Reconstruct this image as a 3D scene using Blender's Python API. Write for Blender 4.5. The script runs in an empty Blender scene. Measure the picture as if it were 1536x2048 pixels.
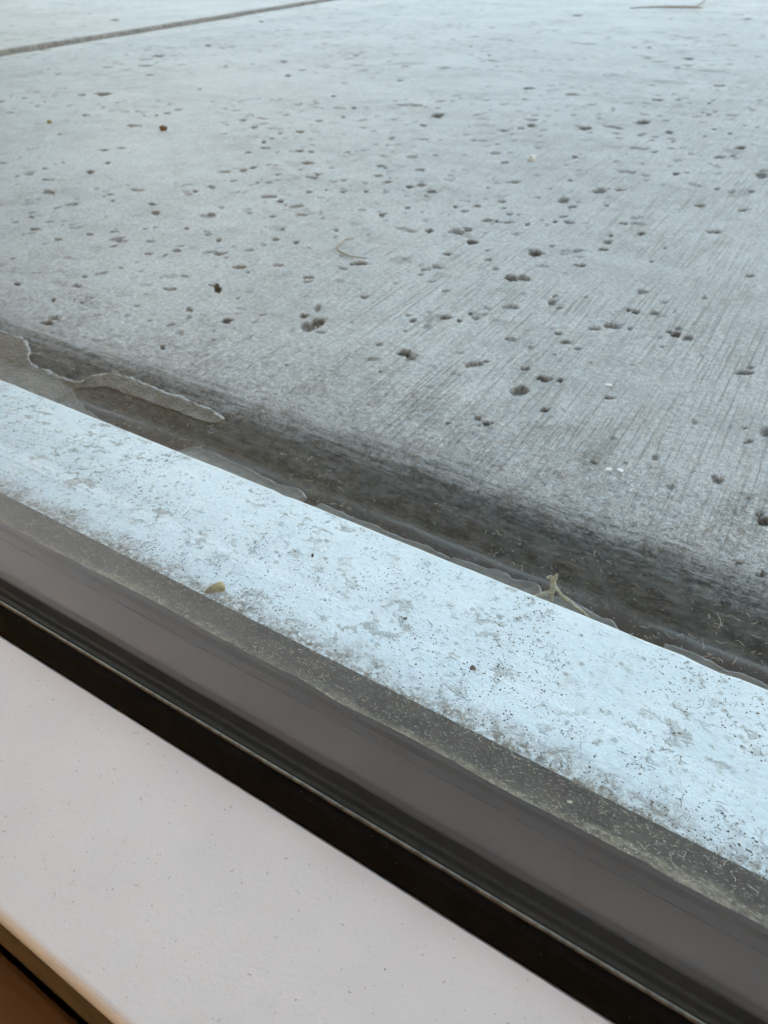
import bpy, bmesh, math, random
import numpy as np
from mathutils import Vector, noise as mnoise

# ------------------------------------------------------------------ camera, sky, sun, exposure
scn = bpy.context.scene
COL = scn.collection
CAM_Z = 0.235                      # metres above the patio; the patio surface is z = 0, the glass runs along x
PITCH, YAW = math.atan(1174 / 1420.0), math.radians(31.4)
cd = bpy.data.cameras.new('camera')
cam = bpy.data.objects.new('camera', cd); COL.objects.link(cam)
cam.location = (0, 0, CAM_Z)
cam.rotation_euler = (math.pi / 2 - PITCH, 0, YAW)
cd.sensor_fit = 'VERTICAL'; cd.sensor_height = 32.0; cd.sensor_width = 24.0
cd.lens = 32.0 * 1420 / 2048
cd.clip_start = 0.005; cd.clip_end = 2000
cd.dof.use_dof = True; cd.dof.focus_distance = 0.25; cd.dof.aperture_fstop = 23.0
scn.camera = cam

SUN_EL, SUN_AZ = 15.0, 135.0       # the sun stands behind the house: the patio lies in the shade of the house
w = bpy.data.worlds.new('World'); scn.world = w; w.use_nodes = True
nt = w.node_tree; nt.nodes.clear()
sky = nt.nodes.new('ShaderNodeTexSky'); sky.sky_type = 'NISHITA'; sky.sun_disc = False
sky.sun_elevation = math.radians(SUN_EL); sky.sun_rotation = math.radians(SUN_AZ)
sky.air_density = 1.0; sky.dust_density = 3.0; sky.ozone_density = 1.0
bg = nt.nodes.new('ShaderNodeBackground'); bg.inputs[1].default_value = 0.15
wo = nt.nodes.new('ShaderNodeOutputWorld')
nt.links.new(sky.outputs[0], bg.inputs[0]); nt.links.new(bg.outputs[0], wo.inputs[0])
sd = bpy.data.lights.new('sun', 'SUN'); sd.energy = 3.0; sd.angle = math.radians(0.6); sd.color = (1.0, 0.84, 0.64)
sun = bpy.data.objects.new('sun', sd); COL.objects.link(sun)
sun.rotation_euler = (math.radians(90 - SUN_EL), 0, math.radians(180 - SUN_AZ))
sun.location = (0, -6, 6)
vs = scn.view_settings
vs.view_transform = 'Standard'; vs.look = 'None'; vs.gamma = 1.0; vs.exposure = 3.15
vs.use_curve_mapping = False
vs.use_white_balance = True; vs.white_balance_temperature = 8000; vs.white_balance_tint = 10
scn.render.engine = 'CYCLES'
scn.cycles.use_denoising = True; scn.cycles.use_light_tree = False
scn.cycles.max_bounces = 10; scn.cycles.diffuse_bounces = 5; scn.cycles.transparent_max_bounces = 16
scn.cycles.sample_clamp_indirect = 0.9

# ------------------------------------------------------------------ helpers
rng = np.random.default_rng(7); random.seed(7)

class NG:
    """small wrapper round a node tree"""
    def __init__(s, name):
        s.m = bpy.data.materials.new(name); s.m.use_nodes = True
        s.t = s.m.node_tree; s.t.nodes.clear()
        s.out = s.n('ShaderNodeOutputMaterial')
    def n(s, ty, **k):
        o = s.t.nodes.new(ty)
        for a, b in k.items(): setattr(o, a, b)
        return o
    def l(s, a, b): s.t.links.new(a, b)
    def put(s, sock, v):
        if isinstance(v, bpy.types.NodeSocket): s.l(v, sock)
        elif isinstance(v, (tuple, list)) and len(v) == 3 and sock.type == 'RGBA': sock.default_value = (*v, 1)
        else: sock.default_value = v
    def co(s): 
        return s.n('ShaderNodeTexCoord').outputs['Object']
    def mapping(s, v, scale=(1, 1, 1), rot=(0, 0, 0), loc=(0, 0, 0)):
        o = s.n('ShaderNodeMapping'); s.l(v, o.inputs[0])
        o.inputs['Location'].default_value = loc; o.inputs['Rotation'].default_value = rot; o.inputs['Scale'].default_value = scale
        return o.outputs[0]
    def noise(s, v, scale, detail=4, rough=.55, dist=0.0):
        o = s.n('ShaderNodeTexNoise'); s.l(v, o.inputs['Vector'])
        o.inputs['Scale'].default_value = scale; o.inputs['Detail'].default_value = detail
        o.inputs['Roughness'].default_value = rough; o.inputs['Distortion'].default_value = dist
        return o.outputs['Fac']
    def voro(s, v, scale, feat='F1', rnd=1.0):
        o = s.n('ShaderNodeTexVoronoi', feature=feat); s.l(v, o.inputs['Vector'])
        o.inputs['Scale'].default_value = scale; o.inputs['Randomness'].default_value = rnd
        return o.outputs['Distance']
    def ramp(s, v, a, b, lo=0.0, hi=1.0):
        o = s.n('ShaderNodeMapRange', interpolation_type='SMOOTHSTEP')
        s.put(o.inputs[0], v)
        for i, q in enumerate((a, b, lo, hi)): o.inputs[i + 1].default_value = q
        return o.outputs[0]
    def math(s, op, a, b=0.0, c=0.0):
        o = s.n('ShaderNodeMath', operation=op)
        for i, q in enumerate((a, b, c)): s.put(o.inputs[i], q)
        return o.outputs[0]
    def mix(s, f, a, b, blend='MIX'):
        o = s.n('ShaderNodeMix', data_type='RGBA', blend_type=blend)
        s.put(o.inputs[0], f); s.put(o.inputs[6], a); s.put(o.inputs[7], b)
        return o.outputs[2]
    def attr(s, name):
        o = s.n('ShaderNodeAttribute'); o.attribute_name = name; return o.outputs['Fac']
    def sep(s, v):
        o = s.n('ShaderNodeSeparateXYZ'); s.l(v, o.inputs[0]); return o.outputs
    def bump(s, h, dist, strength=1.0, nrm=None):
        o = s.n('ShaderNodeBump'); s.put(o.inputs['Height'], h)
        o.inputs['Distance'].default_value = dist; o.inputs['Strength'].default_value = strength
        if nrm is not None: s.l(nrm, o.inputs['Normal'])
        return o.outputs[0]
    def done(s, color, rough=.6, normal=None, spec=.5, metallic=0.0, **k):
        b = s.n('ShaderNodeBsdfPrincipled')
        s.put(b.inputs['Base Color'], color); s.put(b.inputs['Roughness'], rough)
        b.inputs['Specular IOR Level'].default_value = spec; b.inputs['Metallic'].default_value = metallic
        for a, v in k.items(): s.put(b.inputs[a.replace('_', ' ')], v)
        if normal is not None: s.l(normal, b.inputs['Normal'])
        s.l(b.outputs[0], s.out.inputs[0]); s.b = b
        return s.m

def obj(name, verts, faces, mat, parent=None, smooth=False, label=None, category=None, kind=None, group=None):
    me = bpy.data.meshes.new(name); me.from_pydata([tuple(v) for v in verts], [], [tuple(f) for f in faces])
    return link(name, me, mat, parent, smooth, label, category, kind, group)

def link(name, me, mat, parent=None, smooth=False, label=None, category=None, kind=None, group=None):
    me.materials.append(mat)
    if smooth: me.polygons.foreach_set('use_smooth', [True] * len(me.polygons))
    me.update()
    o = bpy.data.objects.new(name, me); COL.objects.link(o)
    if parent is not None:
        o.parent = parent; o.matrix_parent_inverse = parent.matrix_world.inverted()
    tag(o, label, category, kind, group)
    return o

def tag(o, label=None, category=None, kind=None, group=None):
    for k, v in (('label', label), ('category', category), ('kind', kind), ('group', group)):
        if v: o[k] = v
    return o

def empty(name, loc, **k):
    o = bpy.data.objects.new(name, None); COL.objects.link(o); o.location = loc; o.empty_display_size = .02
    bpy.context.view_layer.update()
    return tag(o, **k)

def bm_obj(name, bm, mat, *a, **k):
    me = bpy.data.meshes.new(name); bm.normal_update(); bm.to_mesh(me); bm.free()
    return link(name, me, mat, *a, **k)

def box(name, lo, hi, mat, parent=None, bevel=0.0, **k):
    bm = bmesh.new(); bmesh.ops.create_cube(bm, size=1)
    for v in bm.verts:
        v.co = [lo[i] + (v.co[i] + .5) * (hi[i] - lo[i]) for i in range(3)]
    if bevel: bmesh.ops.bevel(bm, geom=bm.edges[:], offset=bevel, segments=2, profile=.6, affect='EDGES')
    return bm_obj(name, bm, mat, parent, **k)

def extrude_profile(name, prof, xs, mat, parent=None, smooth=False, jit=None, **k):
    """closed (y, z) profile swept along x, rings at xs; jit(x, i) -> (dy, dz) for small irregularity"""
    n = len(prof); V = []; Fc = []
    for x in xs:
        for i, (y, z) in enumerate(prof):
            dy, dz = jit(x, i) if jit else (0, 0)
            V.append((x, y + dy, z + dz))
    for r in range(len(xs) - 1):
        for i in range(n):
            j = (i + 1) % n
            Fc.append((r * n + i, r * n + j, (r + 1) * n + j, (r + 1) * n + i))
    Fc.append(tuple(range(n))); Fc.append(tuple(reversed(range((len(xs) - 1) * n, len(xs) * n))))
    o = obj(name, V, Fc, mat, parent, smooth, **k)
    bm = bmesh.new(); bm.from_mesh(o.data); bmesh.ops.recalc_face_normals(bm, faces=bm.faces[:]); bm.to_mesh(o.data); bm.free()
    return o

def tube(pts, radii, sides=6):
    """closed tapered tube through pts -> verts, faces"""
    V = []; Fc = []; pts = [Vector(q) for q in pts]
    for i, q in enumerate(pts):
        d = (pts[min(i + 1, len(pts) - 1)] - pts[max(i - 1, 0)]).normalized()
        a = d.cross(Vector((0, 0, 1)));
        if a.length < 1e-4: a = Vector((1, 0, 0))
        a.normalize(); b = d.cross(a)
        for t in range(sides):
            an = 2 * math.pi * t / sides
            V.append(q + (a * math.cos(an) + b * math.sin(an)) * radii[i])
    for i in range(len(pts) - 1):
        for t in range(sides):
            u = (t + 1) % sides
            Fc.append((i * sides + t, i * sides + u, (i + 1) * sides + u, (i + 1) * sides + t))
    Fc.append(tuple(reversed(range(sides)))); Fc.append(tuple(range((len(pts) - 1) * sides, len(pts) * sides)))
    return V, Fc

def join(parts):
    V = []; Fc = []
    for v, f in parts:
        b = len(V); V += [tuple(q) for q in v]; Fc += [tuple(i + b for i in t) for t in f]
    return V, Fc

def lattice(x, y, seed):
    h = (np.asarray(x, np.int64) * 374761393 + np.asarray(y, np.int64) * 668265263 + seed * 144665) & 0xffffffff
    h = ((h ^ (h >> 13)) * 1274126177) & 0xffffffff
    return ((h ^ (h >> 16)) & 0xffff) / 65535.0

def vnoise(x, y, scale, seed=0, octaves=3):
    """value noise, about 0..1"""
    tot = 0; amp = 1; s = 0
    for o in range(octaves):
        X = x * scale; Y = y * scale; xi = np.floor(X).astype(np.int64); yi = np.floor(Y).astype(np.int64)
        fx = X - xi; fy = Y - yi; fx = fx * fx * (3 - 2 * fx); fy = fy * fy * (3 - 2 * fy)
        a = lattice(xi, yi, seed + o); b = lattice(xi + 1, yi, seed + o); c = lattice(xi, yi + 1, seed + o); d = lattice(xi + 1, yi + 1, seed + o)
        tot = tot + amp * ((a * (1 - fx) + b * fx) * (1 - fy) + (c * (1 - fx) + d * fx) * fy)
        s += amp; amp *= .5; scale *= 2.1
    return tot / s

def smooth01(t):
    t = np.clip(t, 0, 1); return t * t * (3 - 2 * t)

# ------------------------------------------------------------------ materials
def concrete_material():
    g = NG('concrete'); p = g.co()
    sx0 = g.sep(p); big = g.noise(p, 5.0, 5, .6); med = g.noise(p, 34, 5, .6, .4); fine = g.noise(p, 900, 3, .6)
    grit = g.noise(p, 260, 4, .65)
    col = g.mix(g.ramp(big, .32, .68), (.368, .356, .344), (.470, .458, .445))
    col = g.mix(g.ramp(med, .35, .7, 0, .55), col, (.525, .518, .505))
    stain = g.math('MULTIPLY', g.ramp(g.noise(p, 11, 6, .62, .6), .55, .74), g.ramp(g.noise(p, 90, 4, .6), .38, .66))
    col = g.mix(g.math('MULTIPLY', stain, .6), col, (.205, .165, .125))
    front = g.math('MULTIPLY', g.ramp(sx0[1], .30, .50, 1, 0), g.math('MULTIPLY', g.ramp(g.noise(p, 24, 6, .7, .6), .50, .64), g.ramp(g.noise(p, 240, 4, .7), .36, .60)))
    col = g.mix(g.math('MULTIPLY', front, .65), col, (.17, .13, .09))
    # broom marks run away from the window, stronger towards the right
    br = g.noise(g.mapping(p, (520, 12, 1), (0, 0, math.radians(6))), 1.0, 5, .72, .5)
    br2 = g.noise(g.mapping(p, (120, 3, 1), (0, 0, math.radians(3))), 1.0, 3, .6, .3)
    sx = g.sep(p)
    where = g.math('MULTIPLY', g.ramp(sx[0], -.75, -.18, .22, 1.0), g.ramp(g.noise(p, 7, 3), .3, .62, .25, 1))
    groove = g.math('MULTIPLY', g.ramp(br, .50, .68), where)
    col = g.mix(g.math('MULTIPLY', groove, g.ramp(g.attr('damp'), .05, .45, .46, .06)), col, (.16, .145, .125))
    col = g.mix(g.math('MULTIPLY', g.ramp(br2, .45, .75), g.math('MULTIPLY', where, .14)), col, (.19, .17, .145))
    gr = g.ramp(fine, .28, .72, .70, 1.24)
    cc = g.n('ShaderNodeCombineColor'); [g.l(gr, cc.inputs[i]) for i in range(3)]
    col = g.mix(1.0, col, cc.outputs[0], 'MULTIPLY')
    gr2 = g.ramp(grit, .3, .7, .80, 1.16)
    cc2 = g.n('ShaderNodeCombineColor'); [g.l(gr2, cc2.inputs[i]) for i in range(3)]
    col = g.mix(1.0, col, cc2.outputs[0], 'MULTIPLY')
    spot = g.math('MULTIPLY', g.ramp(g.voro(p, 150), .10, .20, 1, 0), g.ramp(g.noise(p, 30, 2), .5, .62))
    col = g.mix(g.math('MULTIPLY', spot, .35), col, (.12, .10, .085))
    pit = g.attr('pit'); damp = g.attr('damp')
    pc = g.mix(g.ramp(g.noise(p, 380, 3), .35, .7), (.026, .021, .017), (.092, .078, .064))
    col = g.mix(g.math('MULTIPLY', pit, g.ramp(g.noise(p, 210, 4, .7), .3, .62, .72, 1.0)), col, pc)
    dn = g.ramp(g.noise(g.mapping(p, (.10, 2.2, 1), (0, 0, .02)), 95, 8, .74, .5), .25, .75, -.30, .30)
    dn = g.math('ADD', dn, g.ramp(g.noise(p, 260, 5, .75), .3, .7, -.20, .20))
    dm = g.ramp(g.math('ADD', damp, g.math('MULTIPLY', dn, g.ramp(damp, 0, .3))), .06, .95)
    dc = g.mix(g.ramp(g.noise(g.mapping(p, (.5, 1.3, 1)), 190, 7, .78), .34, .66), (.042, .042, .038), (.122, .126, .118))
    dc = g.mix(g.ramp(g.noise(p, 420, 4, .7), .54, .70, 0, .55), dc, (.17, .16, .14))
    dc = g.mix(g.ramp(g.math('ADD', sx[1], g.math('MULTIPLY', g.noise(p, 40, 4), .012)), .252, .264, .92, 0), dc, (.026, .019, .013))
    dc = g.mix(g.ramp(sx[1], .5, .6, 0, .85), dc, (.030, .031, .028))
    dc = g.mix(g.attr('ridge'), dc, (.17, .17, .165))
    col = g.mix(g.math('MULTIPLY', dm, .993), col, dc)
    edge = g.attr('paste')
    crk = g.ramp(g.noise(g.mapping(p, (1, 1.7, 1)), 330, 5, .72, 1.2), .52, .66)
    col = g.mix(g.math('MULTIPLY', g.math('MULTIPLY', crk, edge), .45), col, (.10, .095, .09))
    h = g.math('ADD', g.math('MULTIPLY', fine, .35), g.math('MULTIPLY', grit, .7))
    h = g.math('SUBTRACT', h, g.math('MULTIPLY', groove, g.ramp(damp, .05, .45, .9, .0)))
    h = g.math('SUBTRACT', h, g.math('MULTIPLY', g.math('MULTIPLY', crk, edge), .8))
    m = g.done(col, g.ramp(damp, 0, .5, .72, .85), g.bump(h, .0010, .8), spec=.45)
    g.l(g.ramp(g.math('MAXIMUM', damp, pit), 0, .6, .45, .04), g.b.inputs['Specular IOR Level'])     # packed dirt has no sheen
    return m

def ledge_material():
    g = NG('dirty_white_paint'); p = g.co(); s = g.sep(p)
    base = g.mix(g.ramp(g.noise(p, 40, 4), .35, .7), (.60, .66, .685), (.66, .71, .725))
    grime = g.math('MULTIPLY', g.ramp(g.noise(g.mapping(p, (1, 1.25, 1), (0, 0, -.5)), 150, 6, .72, .2), .53, .64), g.ramp(g.noise(p, 30, 5, .6), .44, .60, .0, 1))
    left = g.ramp(s[0], -.30, -.02, 1.0, .5)
    col = g.mix(g.math('MULTIPLY', grime, g.math('MULTIPLY', left, .62)), base, (.20, .175, .135))
    film = g.ramp(g.noise(g.mapping(p, (1, 2.2, 1), (0, 0, .5)), 130, 6, .75, .8), .47, .66)
    col = g.mix(g.math('MULTIPLY', film, g.math('MULTIPLY', left, .22)), col, (.36, .36, .335))
    sp = g.math('MULTIPLY', g.ramp(g.voro(p, 480), .08, .24, 1, 0), g.ramp(g.noise(p, 70, 3), .40, .60))
    col = g.mix(g.math('MULTIPLY', sp, .75), col, (.13, .115, .09))
    sp2 = g.math('MULTIPLY', g.ramp(g.voro(g.mapping(p, (1, 1, 1), (0, 0, 0), (3.1, 1.7, 0)), 190), .08, .30, 1, 0), g.ramp(g.noise(p, 45, 3), .46, .58))
    col = g.mix(g.math('MULTIPLY', sp2, .6), col, (.19, .165, .12))
    pep = g.math('MULTIPLY', g.ramp(g.noise(p, 1100, 3, .65), .60, .70), g.ramp(g.noise(p, 80, 4), .36, .60, .2, 1))
    col = g.mix(g.math('MULTIPLY', pep, .6), col, (.16, .145, .12))
    drip = g.math('MULTIPLY', g.ramp(g.noise(g.mapping(p, (150, 9, 1)), 1.0, 4, .6, .4), .54, .72), .22)
    col = g.mix(drip, col, (.42, .43, .41))
    # soil that has washed up against the seal
    soil = g.ramp(g.math('ADD', s[1], g.math('MULTIPLY', g.noise(p, 75, 6, .7), .036)), .1440, .1600, 1, 0)
    sc = g.mix(g.ramp(g.noise(p, 300, 4), .35, .7), (.12, .092, .062), (.27, .215, .15))
    col = g.mix(g.math('MULTIPLY', soil, g.ramp(g.noise(p, 500, 4, .7), .3, .62)), col, sc)
    edge = g.ramp(s[1], .2015, .2030)
    col = g.mix(edge, col, (.72, .73, .73))
    return g.done(col, .5, g.bump(g.math('ADD', g.noise(p, 420, 5, .65), g.math('MULTIPLY', grime, 1.5)), .0008, .7), spec=.4)

def gasket_dust_material():
    g = NG('dusty_rubber'); p = g.co(); s = g.sep(p)
    n = g.noise(p, 70, 6, .68, .5); n2 = g.noise(p, 520, 5, .72)
    col = g.mix(g.ramp(n, .32, .66), (.012, .011, .010), (.055, .047, .038))
    inner = g.math('ADD', g.ramp(s[1], .102, .1145, 1, 0), g.math('MULTIPLY', g.ramp(g.noise(p, 42, 5, .7), .38, .68), .55))
    d = g.math('MULTIPLY', g.ramp(inner, .45, 1.1), g.ramp(n2, .36, .60, .15, 1.0))
    dust = g.mix(g.ramp(g.noise(p, 240, 4), .35, .7), (.17, .138, .092), (.32, .27, .19))
    col = g.mix(g.math('MULTIPLY', d, .95), col, dust)
    fl = g.math('MULTIPLY', g.ramp(g.noise(g.mapping(p, (1, 2, 1), (0, 0, .4)), 800, 3, .6), .58, .66), .8)
    col = g.mix(fl, col, (.38, .35, .29))
    return g.done(col, .9, g.bump(g.math('ADD', n2, n), .0012, .9), spec=.05)

def rail_material():
    g = NG('white_vinyl'); p = g.co()
    col = g.mix(g.ramp(g.noise(p, 26, 4), .3, .7), (.69, .675, .685), (.735, .72, .725))
    col = g.mix(g.ramp(g.noise(p, 900, 4, .7), .52, .78, 0, .22), col, (.50, .48, .48))
    smear = g.math('MULTIPLY', g.ramp(g.noise(p, 110, 5, .65), .62, .76), .25)
    col = g.mix(smear, col, (.48, .46, .45))
    return g.done(col, .42, g.bump(g.noise(p, 1300, 3), .0001, .5), spec=.45)

def simple(name, a, b, scale, rough=.6, spec=.4, bump=.0003, bscale=None, **k):
    g = NG(name); p = g.co(); n = g.noise(p, scale, 5, .62, .3)
    col = g.mix(g.ramp(n, .3, .7), a, b)
    return g.done(col, rough, g.bump(g.noise(p, bscale or scale * 3, 4), bump, .8) if bump else None, spec=spec, **k)

def glass_material():
    g = NG('window_glass')
    geo = g.n('ShaderNodeNewGeometry')
    d = g.n('ShaderNodeVectorMath', operation='DOT_PRODUCT'); g.l(geo.outputs['Normal'], d.inputs[0]); g.l(geo.outputs['Incoming'], d.inputs[1])
    c = g.math('ABSOLUTE', d.outputs['Value'])
    f = g.math('MULTIPLY_ADD', g.math('POWER', g.math('SUBTRACT', 1.0, c), 5.0), .964, .036)   # both faces reflect alike
    t = g.n('ShaderNodeBsdfTransparent'); t.inputs[0].default_value = (.976, .988, .984, 1)
    s = g.n('ShaderNodeBsdfGlossy'); s.inputs['Roughness'].default_value = 0.0; s.inputs[0].default_value = (1, 1, 1, 1)
    m = g.n('ShaderNodeMixShader'); g.l(f, m.inputs[0]); g.l(t.outputs[0], m.inputs[1]); g.l(s.outputs[0], m.inputs[2])
    g.l(m.outputs[0], g.out.inputs[0])
    return g.m

def wood_material():
    g = NG('brown_wood'); p = g.co()
    gr = g.noise(g.mapping(p, (3, 60, 60)), 1.0, 6, .65, .6)
    col = g.mix(g.ramp(gr, .3, .7), (.095, .045, .016), (.17, .085, .028))
    col = g.mix(g.ramp(g.noise(p, 90, 4), .5, .75, 0, .4), col, (.09, .042, .014))
    return g.done(col, .5, g.bump(gr, .0006, .6), spec=.4)

M = dict(
    concrete=concrete_material(), ledge=ledge_material(), dusty=gasket_dust_material(), rail=rail_material(), glass=glass_material(), wood=wood_material(),
    tan=simple('tan_base', (.085, .060, .034), (.13, .095, .055), 60, .6, .3, .0003),
    rubber=simple('black_rubber', (.004, .0034, .003), (.007, .0058, .0048), 300, .6, .06, .00015),
    lip=simple('highlit_rubber_lip', (.05, .047, .042), (.16, .15, .135), 500, .35, .5, .0002),  # paler than the seal to carry the lip's highlight
    spacer=simple('grey_spacer', (.022, .015, .011), (.028, .020, .015), 60, .8, .1, .0001),
    tape=simple('dark_butyl', (.007, .0055, .005), (.012, .009, .008), 160, .8, .1, .0002),
    caulk=simple('grey_caulk', (.085, .072, .055), (.15, .132, .108), 150, .30, .5, .0020),
    rim=simple('pale_caulk_rim', (.20, .195, .18), (.42, .425, .415), 330, .45, .45, .0004),
    straw=simple('dry_straw', (.26, .225, .15), (.46, .42, .32), 420, .65, .3, .0004),
    husk=simple('tan_husk', (.26, .18, .055), (.42, .32, .13), 300, .55, .35, .0004),
    brown=simple('dark_brown_scrap', (.045, .020, .012), (.11, .055, .03), 500, .6, .3, .0003),
    black=simple('black_speck', (.010, .009, .009), (.03, .027, .024), 700, .6, .3, 0),
    flake=simple('white_flake', (.72, .74, .75), (.86, .87, .87), 300, .5, .5, .0002),
    fibre=simple('pale_fibre', (.38, .32, .23), (.58, .51, .40), 400, .7, .3, 0),
    dark_fibre=simple('dark_fibre', (.04, .034, .028), (.13, .11, .085), 500, .7, .3, 0),
    grit=simple('brown_grit', (.09, .072, .050), (.24, .195, .135), 800, .8, .25, 0),
    grey_dust=simple('grey_dust', (.20, .20, .20), (.34, .33, .32), 800, .8, .2, 0),
    render=simple('painted_render', (.52, .48, .42), (.58, .54, .48), 30, .85, .2, .002, 220),
    plaster=simple('cream_plaster', (.66, .52, .40), (.72, .58, .46), 8, .85, .2, .0004, 300),
    ceiling=simple('white_ceiling', (.72, .68, .62), (.76, .72, .66), 8, .9, .2, .0003, 300),
    roof=simple('roof_felt', (.06, .06, .06), (.10, .10, .10), 20, .9, .2, .002, 200),
    lawn=simple('lawn', (.035, .060, .018), (.075, .105, .035), 3, .9, .2, .03, 60),
    soil=simple('soil', (.05, .04, .03), (.09, .075, .055), 60, .95, .1, .004, 200),
)

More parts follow.
